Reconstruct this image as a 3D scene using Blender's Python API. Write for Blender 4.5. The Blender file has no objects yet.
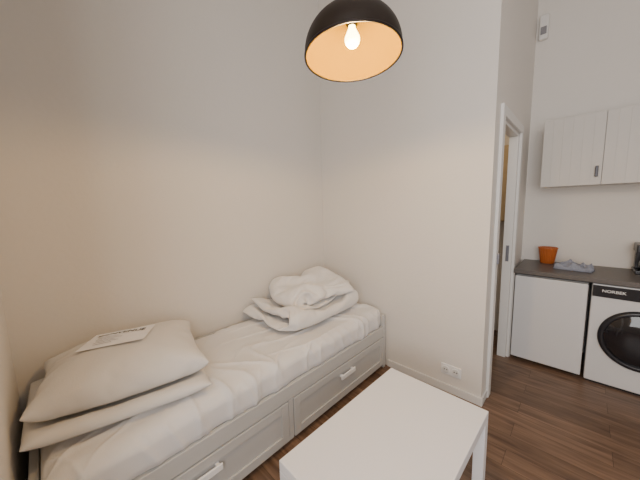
import bpy, bmesh, math, random, time
from mathutils import Vector, noise, Matrix
from mathutils.bvhtree import BVHTree
random.seed(3)
S=bpy.context.scene
COL=S.collection
# ================================================================ cloth settling (bedding is simulated, then frozen)
def ccoll(lo,hi):
    bm=bmesh.new(); bmesh.ops.create_cube(bm,size=1)
    lo=Vector(lo);hi=Vector(hi)
    for v in bm.verts: v.co=Vector([(lo[a]+hi[a])/2+v.co[a]*(hi[a]-lo[a]) for a in range(3)])
    me=bpy.data.meshes.new('c'); bm.to_mesh(me); bm.free(); o=bpy.data.objects.new('c',me); COL.objects.link(o)
    o.modifiers.new('c','COLLISION'); o.collision.thickness_outer=.005; o.collision.cloth_friction=20
    return o
def settle(bm,frames,mass,pressure,shrink,bend,selfd,comp=5):
    me=bpy.data.meshes.new('sim'); bm.to_mesh(me); bm.free()
    ob=bpy.data.objects.new('sim',me); COL.objects.link(ob)
    md=ob.modifiers.new('cloth','CLOTH'); cs=md.settings; cc=md.collision_settings
    cs.quality=5; cs.mass=mass; cs.tension_stiffness=15; cs.compression_stiffness=comp; cs.bending_stiffness=bend; cs.shear_stiffness=5
    cs.air_damping=2; cs.use_pressure=True; cs.uniform_pressure_force=pressure; cs.shrink_min=shrink
    cc.use_collision=True; cc.distance_min=.005; cc.use_self_collision=True; cc.self_distance_min=selfd; cc.collision_quality=2
    md.point_cache.frame_start=1; md.point_cache.frame_end=frames+2
    for fr in range(1,frames+1): S.frame_set(fr)
    dg=bpy.context.evaluated_depsgraph_get()
    me2=bpy.data.meshes.new_from_object(ob.evaluated_get(dg))
    bpy.data.objects.remove(ob); S.frame_set(1)
    return me2
cols=[ccoll((-.1,-.6,.4),(1.2,3,.597)),ccoll((-.2,-.6,.5),(0,3,1.8)),ccoll((-.2,-.4,.4),(1.2,-.163,1.8))]
# --- folded duvet: two C-folds, the upper one turned
def cfold(bm,c,ang,L,Wd,z0,sp,th,seed,m=36,short=.85):
    pts=[]
    n1=20
    for i in range(n1): pts.append((-L/2+L*i/n1,0))
    for i in range(7):
        a=-math.pi/2+math.pi*i/7; pts.append((L/2+sp/2*math.cos(a),sp/2+sp/2*math.sin(a)))
    n2=int(n1*short)
    for i in range(n2+1): pts.append((L/2-L*short*i/n2,sp))
    P=pts;n=len(P)
    ca,sa=math.cos(ang),math.sin(ang)
    def P3(i,j,side):
        s,z=P[i]; a=P[max(0,i-1)];b=P[min(n-1,i+1)]
        tx,tz=b[0]-a[0],b[1]-a[1];l=math.hypot(tx,tz);nx,nz=-tz/l,tx/l
        v=j/m; w=(v-.5)*Wd*(1-.08*math.sin(i/n*3+seed))
        e=side*th*min(1,4*min(i,n-1-i)/6)*min(1,min(j,m-j)/3)
        s+=nx*e; z+=nz*e+z0
        s+=.03*math.sin(w*9+seed)*(s/L)
        p=Vector((c[0]+ca*s-sa*w,c[1]+sa*s+ca*w,z))
        q=[.014*noise.noise(Vector((p.x*5+seed,p.y*5,i/n*2+k*9))) for k in range(3)]
        p+=Vector((q[0],q[1],q[2]*.4)); p.x=max(p.x,.015)
        return p
    A={};B={}
    for i in range(n):
        for j in range(m+1):
            edge=i in(0,n-1) or j in (0,m)
            A[i,j]=bm.verts.new(P3(i,j,1)); B[i,j]=A[i,j] if edge else bm.verts.new(P3(i,j,-1))
    for i in range(n-1):
        for j in range(m):
            bm.faces.new((A[i,j],A[i+1,j],A[i+1,j+1],A[i,j+1]))
            bm.faces.new((B[i,j],B[i,j+1],B[i+1,j+1],B[i+1,j]))
bm=bmesh.new()
cfold(bm,(.37,1.53),math.radians(8),.58,.84,.635,.095,.030,5)
cfold(bm,(.34,1.57),math.radians(-80),.62,.58,.825,.095,.034,8)
bmesh.ops.recalc_face_normals(bm,faces=bm.faces)
duvet_me=settle(bm,34,.09,1.8,-.05,.25,.009)
# --- pillows
bm=bmesh.new()
def pil(c,T,seed,n=34):
    Aq,Bq,Cq,Dq=[Vector(q) for q in c]; top={};bot={}
    def pos(u,v,s):
        a=(1-u)/2;b_=(1+u)/2;c_=(1-v)/2;d_=(1+v)/2
        p=Aq*a*c_+Bq*b_*c_+Cq*b_*d_+Dq*a*d_
        h=((1-u**4)*(1-v**4))**.5 if max(abs(u),abs(v))<1 else 0
        p.z+=s*T*h+.012*noise.noise(Vector((u*3+seed,v*3,seed)))
        return p
    for i in range(n+1):
        for j in range(n+1):
            u=2*i/n-1;v=2*j/n-1
            e=i in(0,n) or j in(0,n)
            top[i,j]=bm.verts.new(pos(u,v,1)); bot[i,j]=top[i,j] if e else bm.verts.new(pos(u,v,-1))
    for i in range(n):
        for j in range(n):
            bm.faces.new((top[i,j],top[i+1,j],top[i+1,j+1],top[i,j+1]))
            bm.faces.new((bot[i,j],bot[i,j+1],bot[i+1,j+1],bot[i+1,j]))
pil([(.60,-.13,.66),(.75,.51,.66),(.08,.60,.665),(.04,-.11,.665)],.045,2)
nlow=len(bm.verts)
pil([(.55,-.13,.78),(.70,.54,.77),(.06,.67,.82),(.035,-.06,.83)],.055,7)
bmesh.ops.recalc_face_normals(bm,faces=bm.faces)
pil_me=settle(bm,30,.07,3.8,-.045,.22,.008,comp=6)
for c_ in cols: bpy.data.objects.remove(c_)

# ---------------------------------------------------------------- materials
def mat(name,col,rough=.5,metal=0,bump=0,bscale=60,var=0,emis=None,estr=0,spec=None,coat=0,sheen=0):
    m=bpy.data.materials.new(name); m.use_nodes=True
    nt=m.node_tree; b=nt.nodes['Principled BSDF']
    b.inputs['Base Color'].default_value=(*col,1)
    b.inputs['Roughness'].default_value=rough
    b.inputs['Metallic'].default_value=metal
    if spec is not None: b.inputs['Specular IOR Level'].default_value=spec
    if coat: b.inputs['Coat Weight'].default_value=coat
    if sheen: b.inputs['Sheen Weight'].default_value=sheen
    if emis:
        b.inputs['Emission Color'].default_value=(*emis,1); b.inputs['Emission Strength'].default_value=estr
    tc=nt.nodes.new('ShaderNodeTexCoord')
    nz=nt.nodes.new('ShaderNodeTexNoise'); nz.inputs['Scale'].default_value=bscale; nz.inputs['Detail'].default_value=4
    nt.links.new(tc.outputs['Object'],nz.inputs['Vector'])
    if bump:
        bp=nt.nodes.new('ShaderNodeBump'); bp.inputs['Strength'].default_value=bump; bp.inputs['Distance'].default_value=.01
        nt.links.new(nz.outputs['Fac'],bp.inputs['Height']); nt.links.new(bp.outputs['Normal'],b.inputs['Normal'])
    if var:
        mx=nt.nodes.new('ShaderNodeMix'); mx.data_type='RGBA'
        mx.inputs[6].default_value=(*[c*(1-var) for c in col],1); mx.inputs[7].default_value=(*[min(1,c*(1+var)) for c in col],1)
        nt.links.new(nz.outputs['Fac'],mx.inputs[0]); nt.links.new(mx.outputs[2],b.inputs['Base Color'])
    return m

M_wall=mat('wall_paint',(.77,.735,.69),.75,bump=.12,bscale=45,var=.012)
M_ceil=mat('ceiling_paint',(.66,.64,.62),.85,bump=.05)
M_trim=mat('trim_white',(.78,.77,.75),.4,bump=.02)
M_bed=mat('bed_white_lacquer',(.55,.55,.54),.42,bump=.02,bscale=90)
M_table=mat('table_white_lacquer',(.90,.90,.93),.32,bump=.01,bscale=90)
M_sheet=mat('cotton_sheet',(.79,.78,.78),.9,bump=.10,bscale=180,sheen=.1)
M_pillow=mat('pillow_cotton',(.74,.725,.71),.9,bump=.10,bscale=160,sheen=.1)
M_duvet=mat('duvet_cotton',(.80,.785,.775),.9,bump=.10,bscale=150,sheen=.1)
M_paper=mat('paper',(.95,.96,1.0),.7)
M_ink=mat('ink',(.02,.02,.025),.7)
M_grey=mat('grey_print',(.25,.25,.27),.7)
M_black=mat('lamp_black_enamel',(.016,.010,.007),.45,bump=.02,spec=.35)
M_gold=mat('lamp_gold_inner',(.155,.092,.0005),.6,metal=.0,bump=.05,bscale=90,spec=.02)
M_bulb=mat('bulb_glow',(1,.9,.7),.3,emis=(1,.84,.38),estr=16)
M_cord=mat('cord_black',(.02,.02,.02),.6)
M_counter=mat('counter_laminate',(.125,.110,.102),.4,bump=.05,bscale=120,var=.15)
M_cab=mat('cabinet_white',(.64,.61,.57),.5,bump=.02)
M_appl=mat('appliance_white',(.72,.72,.73),.3)
M_dark=mat('panel_black',(.02,.02,.025),.25)
M_glass=mat('porthole_glass',(.012,.012,.016),.08,coat=.5)
M_chrome=mat('chrome',(.6,.6,.62),.2,metal=1)
M_pull=mat('handle_white',(.95,.95,.95),.3)
M_orange=mat('orange_pot',(.50,.13,.03),.3,var=.1,bscale=20)
M_cloth=mat('cloth_greyblue',(.30,.32,.39),.9,bump=.2,bscale=120,var=.4)
M_socket=mat('socket_plastic',(.86,.86,.86),.35)
M_hole=mat('socket_hole',(.05,.05,.05),.6)
M_warm=mat('bathroom_wall',(.62,.57,.50),.7,bump=.05,var=.05,bscale=8)
M_wood=mat('bathroom_wood',(.50,.38,.23),.5,bump=.05,var=.15,bscale=14)
M_door=mat('door_paint',(.70,.68,.65),.45,bump=.02)
M_text=mat('white_print',(.85,.85,.85),.5)
M_steel=mat('brushed_steel',(.30,.31,.36),.35,metal=1)
M_pulld=mat('dark_pull',(.07,.07,.08),.4,metal=.6)

# floor
def floor_mat():
    m=bpy.data.materials.new('laminate_oak'); m.use_nodes=True; nt=m.node_tree; L=nt.links.new
    b=nt.nodes['Principled BSDF']
    tc=nt.nodes.new('ShaderNodeTexCoord')
    br=nt.nodes.new('ShaderNodeTexBrick'); br.offset=.37; br.offset_frequency=2
    br.inputs['Scale'].default_value=1; br.inputs['Brick Width'].default_value=1.25; br.inputs['Row Height'].default_value=.135
    br.inputs['Mortar Size'].default_value=.0012; br.inputs['Mortar Smooth'].default_value=.1; br.inputs['Bias'].default_value=0
    br.inputs['Color1'].default_value=(0,0,0,1); br.inputs['Color2'].default_value=(1,1,1,1); br.inputs['Mortar'].default_value=(.5,.5,.5,1)
    L(tc.outputs['Object'],br.inputs['Vector'])
    mp=nt.nodes.new('ShaderNodeMapping'); mp.inputs['Scale'].default_value=(1.3,13,1)
    L(tc.outputs['Object'],mp.inputs['Vector'])
    ad=nt.nodes.new('ShaderNodeVectorMath'); ad.operation='MULTIPLY_ADD'
    ad.inputs[1].default_value=(7,3,5)
    L(br.outputs['Color'],ad.inputs[0]); L(mp.outputs['Vector'],ad.inputs[2])
    nz=nt.nodes.new('ShaderNodeTexNoise'); nz.inputs['Scale'].default_value=2.2; nz.inputs['Detail'].default_value=7; nz.inputs['Distortion'].default_value=.8
    L(ad.outputs[0],nz.inputs['Vector'])
    cr=nt.nodes.new('ShaderNodeValToRGB')
    e=cr.color_ramp.elements; e[0].position=.28; e[0].color=(.098,.057,.037,1); e[1].position=.75; e[1].color=(.270,.172,.114,1)
    L(nz.outputs['Fac'],cr.inputs['Fac'])
    mx=nt.nodes.new('ShaderNodeMix'); mx.data_type='RGBA'; mx.blend_type='MULTIPLY'; mx.inputs[0].default_value=1
    cr2=nt.nodes.new('ShaderNodeValToRGB'); e=cr2.color_ramp.elements; e[0].color=(.78,.76,.74,1); e[1].color=(1.12,1.10,1.08,1)
    L(br.outputs['Color'],cr2.inputs['Fac']); L(cr.outputs['Color'],mx.inputs[6]); L(cr2.outputs['Color'],mx.inputs[7])
    mx2=nt.nodes.new('ShaderNodeMix'); mx2.data_type='RGBA'; mx2.inputs[7].default_value=(.05,.028,.018,1)
    L(br.outputs['Fac'],mx2.inputs[0]); L(mx.outputs[2],mx2.inputs[6]); L(mx2.outputs[2],b.inputs['Base Color'])
    b.inputs['Roughness'].default_value=.4
    bp=nt.nodes.new('ShaderNodeBump'); bp.inputs['Strength'].default_value=.12; bp.inputs['Distance'].default_value=.004
    L(nz.outputs['Fac'],bp.inputs['Height']); L(bp.outputs['Normal'],b.inputs['Normal'])
    return m
M_floor=floor_mat()

# ---------------------------------------------------------------- helpers
def empty(name,loc=(0,0,0)):
    o=bpy.data.objects.new(name,None); o.location=loc; o.empty_display_size=.1; COL.objects.link(o); return o
def finish(name,bm,m,parent=None,smooth=False,origin=None):
    me=bpy.data.meshes.new(name)
    if origin is not None: bmesh.ops.translate(bm,verts=bm.verts,vec=-Vector(origin))
    bm.normal_update(); bm.to_mesh(me); bm.free()
    if m: me.materials.append(m)
    o=bpy.data.objects.new(name,me); COL.objects.link(o)
    if origin is not None: o.location=origin
    if smooth:
        for p in me.polygons: p.use_smooth=True
    if parent:
        o.parent=parent; o.matrix_parent_inverse=Matrix.Translation(parent.location).inverted()
    return o
def box(name,lo,hi,m,parent=None,bev=.003,seg=2):
    bm=bmesh.new(); bmesh.ops.create_cube(bm,size=1)
    lo=Vector(lo);hi=Vector(hi);c=(lo+hi)/2;d=hi-lo
    for v in bm.verts: v.co=Vector((v.co.x*d.x,v.co.y*d.y,v.co.z*d.z))
    if bev: bmesh.ops.bevel(bm,geom=bm.edges[:],offset=min(bev,min(d)*.45),segments=seg,affect='EDGES',profile=.5)
    bmesh.ops.translate(bm,verts=bm.verts,vec=c)
    return finish(name,bm,m,parent,origin=c)
def lathe(name,prof,m,parent=None,n=64,loc=(0,0,0),axis='Z',smooth=True,rib=None,rot=None):
    bm=bmesh.new(); rings=[]
    for r,z in prof:
        ring=[]
        for i in range(n):
            a=2*math.pi*i/n; rr=r*(1+(rib*math.cos(a*n/4) if rib else 0))
            p=Vector((rr*math.cos(a),rr*math.sin(a),z))
            if axis=='Y': p=Vector((p.x,-p.z,p.y))   # faces -Y
            ring.append(bm.verts.new(p))
        rings.append(ring)
    for a,b in zip(rings[:-1],rings[1:]):
        for i in range(n): bm.faces.new((a[i],a[(i+1)%n],b[(i+1)%n],b[i]))
    bmesh.ops.remove_doubles(bm,verts=bm.verts,dist=1e-6)
    bmesh.ops.recalc_face_normals(bm,faces=bm.faces)
    if rot is not None: bmesh.ops.transform(bm,matrix=rot,verts=bm.verts)
    bmesh.ops.translate(bm,verts=bm.verts,vec=loc)
    return finish(name,bm,m,parent,smooth=smooth,origin=loc)

# ---------------------------------------------------------------- dims
H=3.9
WY=2.145; EX=1.575; KY=3.62; LY=-.165; RX=4.5; SY=-.75; LX=1.25
T=.12; TS=.06
# room shell
box('floor',(-T,SY-T,-.1),(RX+T,KY+T,0),M_floor,bev=0)
box('ceiling',(-T,SY-T,H),(RX+T,KY+T,H+.1),M_ceil,bev=0)
box('wall_back',(-T,LY-T,0),(0,WY+T,H),M_wall,bev=0)
box('wall_right',(0,WY,0),(EX,WY+T,H),M_wall,bev=0)
box('wall_left',(0,LY-T,0),(LX,LY,H),M_wall,bev=0)
box('wall_return',(LX-T,SY,0),(LX,LY-T,H),M_wall,bev=0)
box('wall_kitchen',(0.3,KY,0),(RX+T,KY+T,H),M_wall,bev=0)
box('wall_east',(RX,SY,0),(RX+T,KY,H),M_wall,bev=0)
# side wall with doorway
DY0,DY1,DZ=2.34,3.04,2.10
o=empty('wall_side')
box('pier_near',(EX-TS,WY+T,0),(EX,DY0,H),M_wall,o,bev=0)
box('pier_far',(EX-TS,DY1,0),(EX,KY,H),M_wall,o,bev=0)
box('lintel',(EX-TS,DY0,DZ),(EX,DY1,H),M_wall,o,bev=0)
# bathroom beyond the doorway
box('wall_bathroom',(0.3,WY+T,0),(0.42,KY,H),M_warm,bev=0)
bc=empty('bathroom_cabinet',(1.2,3.5,0))
box('carcass',(.95,3.40,1.30),(1.50,3.612,2.08),M_wood,bc,.004)
box('leaf_l',(.96,3.385,1.31),(1.22,3.40,2.07),M_wood,bc,.003)
box('leaf_r',(1.23,3.385,1.31),(1.49,3.40,2.07),M_wood,bc,.003)
# south wall with window
WX0,WX1,WZ0,WZ1=1.75,3.75,.75,3.1
o=empty('wall_window')
box('win_left',(LX-T,SY-T,0),(WX0,SY,H),M_wall,o,bev=0)
box('win_right',(WX1,SY-T,0),(RX+T,SY,H),M_wall,o,bev=0)
box('win_below',(WX0,SY-T,0),(WX1,SY,WZ0),M_wall,o,bev=0)
box('win_above',(WX0,SY-T,WZ1),(WX1,SY,H),M_wall,o,bev=0)
w=empty('window_1',((WX0+WX1)/2,SY-.06,0))
for n,a,b in (('frame_l',(WX0,WZ0),(WX0+.06,WZ1)),('frame_r',(WX1-.06,WZ0),(WX1,WZ1)),('mullion',((WX0+WX1)/2-.04,WZ0),((WX0+WX1)/2+.04,WZ1)),
              ('frame_b',(WX0,WZ0),(WX1,WZ0+.06)),('frame_t',(WX0,WZ1-.06),(WX1,WZ1))):
    box(n,(a[0],SY-.09,a[1]),(b[0],SY-.03,b[1]),M_trim,w)
# baseboards
box('baseboard_right',(.80,WY-.014,0),(EX+.012,WY,.065),M_trim,bev=.004)
box('baseboard_left',(.83,LY,0),(LX,LY+.012,.065),M_trim,bev=.004)
box('baseboard_side',(EX,WY,0),(EX+.012,DY0-.07,.065),M_trim,bev=.004)
# door frame + door
d=empty('door_1',(EX,(DY0+DY1)/2,0))
fx0,fx1=EX-TS-.01,EX+.022
box('trim_near',(EX,DY0-.07,0),(fx1,DY0,DZ+.07),M_trim,d,.004)
box('trim_far',(EX,DY1,0),(fx1,DY1+.07,DZ+.07),M_trim,d,.004)
box('trim_top',(EX,DY0,DZ),(fx1,DY1,DZ+.07),M_trim,d,.004)
box('jamb_near',(fx0,DY0,0),(EX,DY0+.025,DZ),M_trim,d,.002)
box('jamb_far',(fx0,DY1-.025,0),(EX,DY1,DZ),M_trim,d,.002)
box('jamb_top',(fx0,DY0+.025,DZ-.025),(EX,DY1-.025,DZ),M_trim,d,.002)
# leaf, hinged at near jamb, opened inward
bm=bmesh.new(); bmesh.ops.create_cube(bm,size=1)
for v in bm.verts: v.co=Vector(((v.co.x-.5)*.04,(v.co.y+.5)*.645,(v.co.z+.5)*2.06+.008))
bmesh.ops.bevel(bm,geom=bm.edges[:],offset=.003,segments=2,affect='EDGES')
R=Matrix.Rotation(math.radians(78),4,'Z')
bmesh.ops.transform(bm,matrix=Matrix.Translation((EX-TS-.03,DY0+.03,0))@R,verts=bm.verts)
finish('leaf',bm,M_door,d)
box('strike_plate',(EX-.045,DY1-.029,.95),(EX-.02,DY1-.024,1.10),M_steel,d,.001)
box('latch',(EX+.02,DY0-.04,1.05),(EX+.034,DY0-.01,1.13),M_steel,d,.003)

# ---------------------------------------------------------------- daybed
BX=.79; BY0=-.13; BY1=2.115
b=empty('daybed',(BX/2,1,0))
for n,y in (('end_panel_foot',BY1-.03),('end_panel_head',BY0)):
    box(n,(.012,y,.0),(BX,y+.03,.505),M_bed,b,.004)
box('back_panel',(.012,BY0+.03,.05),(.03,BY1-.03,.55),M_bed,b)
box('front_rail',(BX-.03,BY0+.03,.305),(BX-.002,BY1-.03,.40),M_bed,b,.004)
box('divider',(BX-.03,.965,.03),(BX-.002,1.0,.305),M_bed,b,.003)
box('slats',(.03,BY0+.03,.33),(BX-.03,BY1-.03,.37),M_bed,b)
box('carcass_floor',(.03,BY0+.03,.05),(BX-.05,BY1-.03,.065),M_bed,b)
def drawer(n,y0,y1):
    z0,z1=.035,.298
    fr=.055; X=BX
    box(n+'_panel',(X-.02,y0+.01,z0+.01),(X-.008,y1-.01,z1-.01),M_bed,b,.001)
    box(n+'_stile_a',(X-.018,y0,z0),(X+.002,y0+fr,z1),M_bed,b,.003)
    box(n+'_stile_b',(X-.018,y1-fr,z0),(X+.002,y1,z1),M_bed,b,.003)
    box(n+'_rail_a',(X-.018,y0+fr,z0),(X+.002,y1-fr,z0+fr),M_bed,b,.003)
    box(n+'_rail_b',(X-.018,y0+fr,z1-fr),(X+.002,y1-fr,z1),M_bed,b,.003)
    c=(y0+y1)/2
    box(n+'_pull',(X+.012,c-.085,.200),(X+.024,c+.085,.235),M_pull,b,.004)
    box(n+'_post_a',(X-.010,c-.075,.21),(X+.014,c-.055,.23),M_pull,b,.003)
    box(n+'_post_b',(X-.010,c+.055,.21),(X+.014,c+.075,.23),M_pull,b,.003)
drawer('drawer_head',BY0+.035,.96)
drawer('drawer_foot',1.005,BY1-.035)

# ---------------------------------------------------------------- soft things
def fbm(x,y,z=0,o=3):
    s=0;a=1
    for i in range(o):
        s+=a*noise.noise(Vector((x,y,z))); x*=2.03;y*=2.03;z*=2.03;a*=.5
    return s
def ridge(x,y,z=0): return (1-abs(noise.noise(Vector((x,y,z))))*2)
# mattress with its loose sheet
mx0,mx1,my0,my1,mz0,mz1=.035,.775,BY0+.035,BY1-.035,.372,.588
bm=bmesh.new()
NX,NY,NZ=110,300,24
vmap={}
def gv(i,j,k):
    key=(i,j,k)
    if key not in vmap: vmap[key]=bm.verts.new((i/NX,j/NY,k/NZ))
    return vmap[key]
for i in range(NX):
    for j in range(NY):
        for k in (0,NZ): 
            q=[gv(i,j,k),gv(i+1,j,k),gv(i+1,j+1,k),gv(i,j+1,k)]; bm.faces.new(q if k else q[::-1])
for i in range(NX):
    for k in range(NZ):
        for j in (0,NY):
            q=[gv(i,j,k),gv(i+1,j,k),gv(i+1,j,k+1),gv(i,j,k+1)]; bm.faces.new(q if not j else q[::-1])
for j in range(NY):
    for k in range(NZ):
        for i in (0,NX):
            q=[gv(i,j,k),gv(i,j+1,k),gv(i,j+1,k+1),gv(i,j,k+1)]; bm.faces.new(q if i else q[::-1])
rr=.075
lo=Vector((mx0,my0,mz0));hi=Vector((mx1,my1,mz1))
def smin(a,b,k=.006):
    h=max(k-abs(a-b),0)/k
    return min(a,b)-h*h*k*.25
for v in bm.verts:
    p=Vector((lo.x+(hi.x-lo.x)*v.co.x,lo.y+(hi.y-lo.y)*v.co.y,lo.z+(hi.z-lo.z)*v.co.z))
    c=Vector([min(max(p[a],lo[a]+rr),hi[a]-rr) for a in range(3)])
    dlt=p-c
    n=Vector((0,0,0))
    if dlt.length>1e-6:
        n=dlt.normalized(); p=c+n*rr
    v.co=p
    top=max(0,min(1,(n.z-.05)/.6)); fr_=max(0,min(1,(n.x-.1)/.5)); 
    wx=p.x+.06*noise.noise(Vector((p.x*4,p.y*3,7))); wy=p.y+.07*noise.noise(Vector((p.x*4,p.y*3,17)))
    msk=.25+.75*max(0,min(1,.5+2.0*noise.noise(Vector((p.x*2.2,p.y*2.0,31)))))
    m2=max(0,min(1,.5+2.2*noise.noise(Vector((p.x*2.6,p.y*2.4,57)))))
    w=.014*fbm(p.x*2.6+1,p.y*1.9,2,2)
    q=wx*.85+wy*.5; q2=wy*.85-wx*.5
    w+=.017*msk*max(0,ridge(q*1.1,q2*6.5,5))**7      # folds running across the bed
    w+=.013*(1.2-msk)*max(0,ridge(wx*6.0+3,wy*1.1,9))**8 # long folds along the bed
    r_=wx*.6-wy*.8; r2=wx*.8+wy*.6
    w+=.010*m2*max(0,ridge(r_*1.6,r2*10,41))**7        # finer diagonal creases
    w-=.013
    if p.z>mz0+.03:
        dirn=(Vector((0,0,1))*top+Vector((1,0,0))*fr_)
        v.co+=dirn*w
        if n.x>.1:
            v.co.x+=fr_*(.016+.010*noise.noise(Vector((p.y*5,p.z*3,1)))+.010*max(0,ridge(p.y*8+p.z*3,p.z*1.5,4))**3)
    if (p.y<.66): v.co.z=smin(v.co.z,.5995)
    if (.98<p.y<2.05 and p.x<.79): v.co.z=smin(v.co.z,.5965)
mt=finish('mattress',bm,M_sheet,None,True,origin=(.4,1,.48))

def frozen(name,me,m,sub=1,verts=None,lift=0):
    bm=bmesh.new(); bm.from_mesh(me)
    if verts is not None:
        bm.verts.ensure_lookup_table()
        bmesh.ops.delete(bm,geom=[v for v in bm.verts if not (verts[0]<=v.index<verts[1])],context='VERTS')
    # nothing may dip below the mattress top
    for v in bm.verts: v.co.z=max(v.co.z+lift,.600+lift)
    c=sum((v.co for v in bm.verts),Vector())/len(bm.verts)
    c.z=min(v.co.z for v in bm.verts)
    ob=finish(name,bm,m,None,True,origin=c)
    md=ob.modifiers.new('smooth_surface','SUBSURF'); md.levels=sub; md.render_levels=sub
    return ob
frozen('duvet',duvet_me,M_duvet,lift=.001)
p1=frozen('pillow',pil_me,M_pillow,verts=(0,nlow))
p2=frozen('pillow',pil_me,M_pillow,verts=(nlow,10**9))
bm=bmesh.new(); bm.from_mesh(p2.data); bmesh.ops.translate(bm,verts=bm.verts,vec=p2.location)
ptree=BVHTree.FromBMesh(bm)
bm.free()

# paper sheet lying on the pillow
pc=Vector((.275,.235)); e1=Vector((.49,.87)).normalized(); e2=Vector((-e1.y,e1.x))
def drape(a,b_,off):
    p=pc+e1*a+e2*b_
    h=ptree.ray_cast(Vector((p.x,p.y,1.9)),Vector((0,0,-1)))
    return Vector((p.x,p.y,(h[0].z if h[0] else .75)+off))
sheet=empty('paper_notice',(pc.x,pc.y,.85))
W2,H2=.148,.105; n1,n2=14,10; g={}
pts=[(a,b_,drape(a,b_,0).z) for a in (-W2,-.07,0,.07,W2) for b_ in (-H2,0,H2)]
z0=sum(p[2] for p in pts)/len(pts); sa=sum(p[0]*p[2] for p in pts)/sum(p[0]**2 for p in pts); sb=sum(p[1]*p[2] for p in pts)/sum(p[1]**2 for p in pts)
mxe=max(p[2]-(z0+sa*p[0]+sb*p[1]) for p in pts)
def paperpt(a,b_,off):
    p=pc+e1*a+e2*b_
    plane=z0+sa*a+sb*b_
    hz=drape(a,b_,0).z
    return Vector((p.x,p.y,max(plane+mxe*.6,hz+.003)+.002+off))
bm=bmesh.new()
for i in range(n1+1):
    for j in range(n2+1): g[i,j]=bm.verts.new(paperpt(-W2+2*W2*i/n1,-H2+2*H2*j/n2,0))
for i in range(n1):
    for j in range(n2): bm.faces.new((g[i,j],g[i+1,j],g[i+1,j+1],g[i,j+1]))
finish('sheet',bm,M_paper,sheet,True)
def textmesh(s,size,bold=0):
    cu=bpy.data.curves.new('t','FONT'); cu.body=s; cu.size=size; cu.align_x='CENTER'; cu.align_y='CENTER'; cu.offset=bold
    ob=bpy.data.objects.new('t',cu); COL.objects.link(ob)
    dg=bpy.context.evaluated_depsgraph_get(); me=bpy.data.meshes.new_from_object(ob.evaluated_get(dg))
    bpy.data.objects.remove(ob); return me
def print_on(name,me,ca,cb,m):
    bm=bmesh.new(); bm.from_mesh(me)
    for v in bm.verts: v.co=paperpt(v.co.x+ca,v.co.y+cb,.0025)
    bpy.data.meshes.remove(me)
    return finish(name,bm,m,sheet)
print_on('title',textmesh('BIENVENUE',.044,.0010),-.002,.052,M_ink)
for k,(a,b_,l) in enumerate([(-.05,.005,.10),(-.04,-.013,.12),(-.05,-.031,.09),(-.04,-.049,.11),(-.05,-.067,.08)]):
    bm=bmesh.new()
    prev=None
    for i in range(9):
        s=a-l/2+l*i/8
        q=(bm.verts.new(paperpt(s,b_-.0016,.0025)),bm.verts.new(paperpt(s,b_+.0016,.0025)))
        if prev: bm.faces.new((prev[0],q[0],q[1],prev[1]))
        prev=q
    finish('rule_%d'%k,bm,M_grey,sheet)

# ---------------------------------------------------------------- coffee table
tx0,ty0=1.190,.59; tw=.555
t=empty('coffee_table',(tx0+tw/2,ty0+.45,0))
box('top',(tx0,ty0,.40),(tx0+tw,ty0+.90,.45),M_table,t,.003)
for i,(x,y) in enumerate(((tx0,ty0),(tx0+tw-.05,ty0),(tx0,ty0+.85),(tx0+tw-.05,ty0+.85))):
    box('leg_%d'%(i+1),(x,y,0),(x+.05,y+.05,.40),M_table,t,.002)
t.rotation_euler=(0,0,math.radians(-1.0))

# ---------------------------------------------------------------- pendant lamp
ya=.7708; s_,c0=math.sin(ya),math.cos(ya)
Fh=Vector((-s_,c0,0)); R_=Vector((c0,s_,0))
lx,ly,lz=1.331,.933,2.090
LR=Matrix.Rotation(math.radians(-4),4,R_)@Matrix.Rotation(math.radians(-1),4,Fh)
lamp=empty('pendant_lamp',(lx,ly,lz))
R0=.19
prof=[]
for k in range(25):
    a=math.radians(80*k/24)
    prof.append((.030+(R0-.030)*math.cos(a),.150*math.sin(a)+.012))
prof[0]=(R0,.012)
outer=[(R0,0)]+prof+[(.045,.168),(.042,.225),(.03,.24),(.006,.245)]
inner=[(R0-.004,0)]+[(max(.006,r-.004),z-.004) for r,z in prof]
loc=(lx,ly,lz)
lathe('shade_outer',outer,M_black,lamp,96,loc,rot=LR)
lathe('shade_inner',inner+[(.001,.157)],M_gold,lamp,96,loc,rot=LR)
lathe('rim',[(R0-.005,0),(R0-.005,-.003),(R0+.002,-.003),(R0+.002,.004),(R0-.001,.004)],M_black,lamp,96,loc,rot=LR)
lathe('socket',[(.001,.160),(.022,.158),(.022,.118),(.016,.112),(.001,.112)],M_black,lamp,32,loc,rot=LR)
bp=[(.001,-.032)]+[(.030*math.sin(math.radians(a)),-.002-.030*math.cos(math.radians(a))) for a in range(10,130,10)]+[(.014,.040),(.013,.055)]
lathe('bulb',[(r,z+.064) for r,z in bp],M_bulb,lamp,32,loc,rot=LR)
tp=LR@Vector((0,0,.24))+Vector(loc)
lathe('cord',[(.0035,0),(.0035,H-tp.z-.03)],M_cord,lamp,12,tp)
lathe('ceiling_rose',[(.001,-.035),(.05,-.03),(.055,0),(.001,0)],M_black,lamp,32,(tp.x,tp.y,H))
pl=bpy.data.lights.new('bulb_light','POINT'); pl.energy=32; pl.color=(1,.63,.26); pl.shadow_soft_size=.035
po=bpy.data.objects.new('bulb_light',pl); po.location=LR@Vector((0,0,.022))+Vector(loc); COL.objects.link(po)

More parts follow.
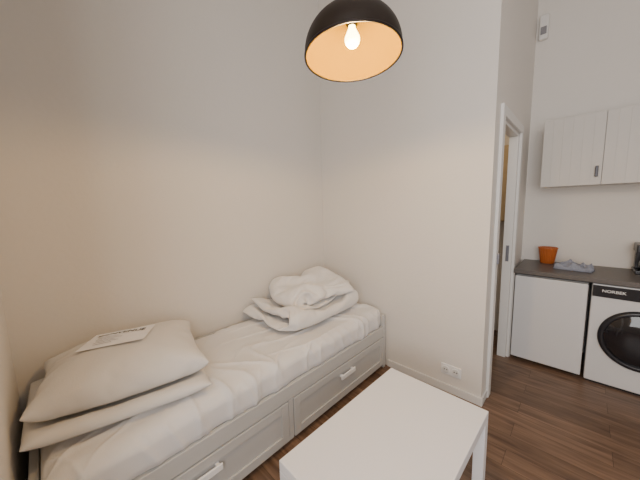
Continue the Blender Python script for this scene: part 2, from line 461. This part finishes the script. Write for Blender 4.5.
# ---------------------------------------------------------------- wall socket
s=empty('power_outlet',(1.36,WY,.19))
box('plate',(1.285,WY-.012,.148),(1.435,WY,.232),M_socket,s,.004)
for i,xx in enumerate((1.323,1.397)):
    lathe('well_%d'%i,[(.029,.0),(.029,.004),(.024,.004)],M_socket,s,32,(xx,WY-.0120,.191),'Y')
    lathe('recess_%d'%i,[(.024,.002),(.001,.002)],M_trim,s,32,(xx,WY-.0120,.191),'Y')
    for q in (-.009,.009):
        lathe('hole_%d'%i,[(.001,.002),(.005,.002),(.005,0)],M_hole,s,12,(xx+q,WY-.0132,.191),'Y')

# ---------------------------------------------------------------- kitchen
CZ=.885; CF=3.02
K1=KY-.004
c=empty('kitchen_counter',(2.8,3.3,0))
box('worktop',(1.60,CF,CZ-.038),(RX-.004,K1,CZ),M_counter,c,.003)
box('end_panel',(1.585,CF+.04,0),(1.603,K1,CZ-.038),M_cab,c,.001)
box('base_unit',(2.76,CF+.03,.0),(RX-.01,K1,CZ-.038),M_cab,c,.002)
f=empty('mini_fridge',(1.86,3.3,0))
box('body',(1.612,3.085,.02),(2.10,3.60,.826),M_appl,f,.006)
box('door',(1.612,3.035,.035),(2.10,3.08,.824),M_appl,f,.008,3)
box('foot_l',(1.63,3.09,0),(1.66,3.12,.025),M_dark,f)
box('foot_r',(2.05,3.09,0),(2.08,3.12,.025),M_dark,f)
w=empty('washing_machine',(2.42,3.3,0))
wx0,wx1=2.122,2.72
box('body',(wx0,3.05,.015),(wx1,3.60,.836),M_appl,w,.008,3)
box('plinth',(wx0+.01,3.06,0),(wx1-.01,3.5,.02),M_dark,w)
box('control_panel',(wx0+.004,3.038,.735),(wx1-.004,3.056,.826),M_dark,w,.004)
dcx,dcz=2.41,.43
lathe('door_ring',[(.235,.0),(.232,.018),(.205,.028),(.200,.020),(.198,0)],M_dark,w,72,(dcx,3.048,dcz),'Y')
lathe('porthole',[(.199,.012),(.17,.022),(.13,.034),(.06,.042),(.001,.044)],M_glass,w,72,(dcx,3.048,dcz),'Y')
lathe('dial',[(.028,.0),(.027,.016),(.001,.017)],M_chrome,w,32,(2.45,3.038,.785),'Y')
box('display',(2.52,3.035,.765),(2.66,3.04,.805),M_glass,w,.001)
me=textmesh('NORBEK',.030,.0004)
bm=bmesh.new(); bm.from_mesh(me)
for v in bm.verts: v.co=Vector((v.co.x*1.1+wx0+.12,3.036,v.co.y+.787))
finish('label',bm,M_text,w)
# upper cabinets
k=empty('wall_cabinet',(2.3,3.45,1.9))
X0=1.72; wd=.3975; Z0,Z1=1.635,2.22
box('carcass',(X0+.002,3.322,Z0),(X0+wd*4-.002,K1,Z1),M_cab,k,.002)
for i in range(4):
    a=X0+wd*i+.002; e=X0+wd*(i+1)-.002
    box('door_%d_slab'%i,(a,3.302,Z0-.004),(e,3.322,Z1+.002),M_cab,k,.002)
    n=6; pw=(e-a)/n
    for j in range(n):
        box('door_%d_board_%d'%(i,j),(a+pw*j+.0001,3.300,Z0-.004),(a+pw*(j+1)-.0001,3.310,Z1+.002),M_cab,k,.0006)
    hx=e-.03
    box('door_%d_pull'%i,(hx-.010,3.276,Z0+.06),(hx+.010,3.286,Z0+.15),M_pulld,k,.004)
    box('door_%d_post_a'%i,(hx-.005,3.284,Z0+.068),(hx+.005,3.302,Z0+.078),M_pulld,k,.002)
    box('door_%d_post_b'%i,(hx-.005,3.284,Z0+.132),(hx+.005,3.302,Z0+.142),M_pulld,k,.002)
# counter objects
lathe('orange_pot',[(.001,0),(.050,0),(.054,.01),(.072,.145),(.076,.155),(.074,.160),(.070,.156),(.066,.14),(.050,.02),(.001,.015)],M_orange,None,96,(1.80,3.50,CZ),rib=.035)
bm=bmesh.new(); g={}; gb={}
nn=40
for i in range(nn+1):
    for j in range(nn+1):
        u=i/nn;v=j/nn; e=min(1,min(u,1-u,v,1-v)*9)**.5
        x=1.87+.24*u+.03*v+.022*noise.noise(Vector((u*4,v*4,2))); y=3.24-.04*u+.15*v+.022*noise.noise(Vector((u*4,v*4,8)))
        z=CZ+.002+e*(.035+.050*noise.noise(Vector((u*4,v*4,3)))+.022*max(0,ridge(u*4+v*2,v*3,1))**3)
        g[i,j]=bm.verts.new((x,y,max(z,CZ+.002))); gb[i,j]=g[i,j] if (i in(0,nn) or j in (0,nn)) else bm.verts.new((x,y,CZ+.001))
for i in range(nn):
    for j in range(nn):
        bm.faces.new((g[i,j],g[i+1,j],g[i+1,j+1],g[i,j+1])); bm.faces.new((gb[i,j],gb[i,j+1],gb[i+1,j+1],gb[i+1,j]))
finish('dish_towel',bm,M_cloth,None,True,origin=(2,3.3,CZ))
cm=empty('coffee_maker',(2.45,3.47,CZ))
box('base',(2.365,3.36,CZ),(2.53,3.58,CZ+.03),M_dark,cm,.006,3)
box('column',(2.375,3.50,CZ+.03),(2.52,3.58,CZ+.20),M_dark,cm,.006,3)
box('head',(2.365,3.38,CZ+.175),(2.53,3.58,CZ+.245),M_dark,cm,.008,3)
lathe('carafe',[(.001,.031),(.045,.031),(.056,.055),(.058,.09),(.046,.135),(.048,.150),(.001,.152)],M_glass,cm,40,(2.447,3.435,CZ))
# alarm siren high on the kitchen wall
v=empty('wall_alarm',(1.64,KY,3.15))
box('housing',(1.60,KY-.05,3.06),(1.67,KY,3.28),M_trim,v,.012,3)
box('grille',(1.612,KY-.054,3.10),(1.658,KY-.048,3.17),M_grey,v,.004)

# ---------------------------------------------------------------- camera
cam=bpy.data.cameras.new('camera'); co=bpy.data.objects.new('camera',cam); COL.objects.link(co); S.camera=co
f_=271.5165; th=.1219; ro=-.0241
Z=Vector((0,0,1))
Fw=Fh*math.cos(th)-Z*math.sin(th); Up=Fh*math.sin(th)+Z*math.cos(th)
Rr=R_*math.cos(ro)+Up*math.sin(ro); Uu=-R_*math.sin(ro)+Up*math.cos(ro)
mw=Matrix(((Rr.x,Uu.x,-Fw.x,2.031),(Rr.y,Uu.y,-Fw.y,0),(Rr.z,Uu.z,-Fw.z,1.5),(0,0,0,1)))
co.matrix_world=mw
cam.sensor_width=36; cam.lens=36*f_/640; cam.clip_start=.02

# ---------------------------------------------------------------- light
wl=bpy.data.lights.new('window_daylight','AREA'); wl.shape='RECTANGLE'; wl.size=1.9; wl.size_y=2.2; wl.energy=80; wl.color=(1,.95,.905)
wo=bpy.data.objects.new('window_daylight',wl); wo.location=(2.75,SY-.13,1.95); wo.rotation_euler=(math.radians(90),0,0); COL.objects.link(wo)
bl=bpy.data.lights.new('bathroom_fill','POINT'); bl.energy=6; bl.color=(1,.80,.55); bl.shadow_soft_size=.08  # added fill, no fixture behind it; makes the doorway strip read yellowish
bo=bpy.data.objects.new('bathroom_fill',bl); bo.location=(.95,2.9,2.3); COL.objects.link(bo)
W=bpy.data.worlds.new('world'); S.world=W; W.use_nodes=True
W.node_tree.nodes['Background'].inputs[0].default_value=(.75,.85,1,1); W.node_tree.nodes['Background'].inputs[1].default_value=.6
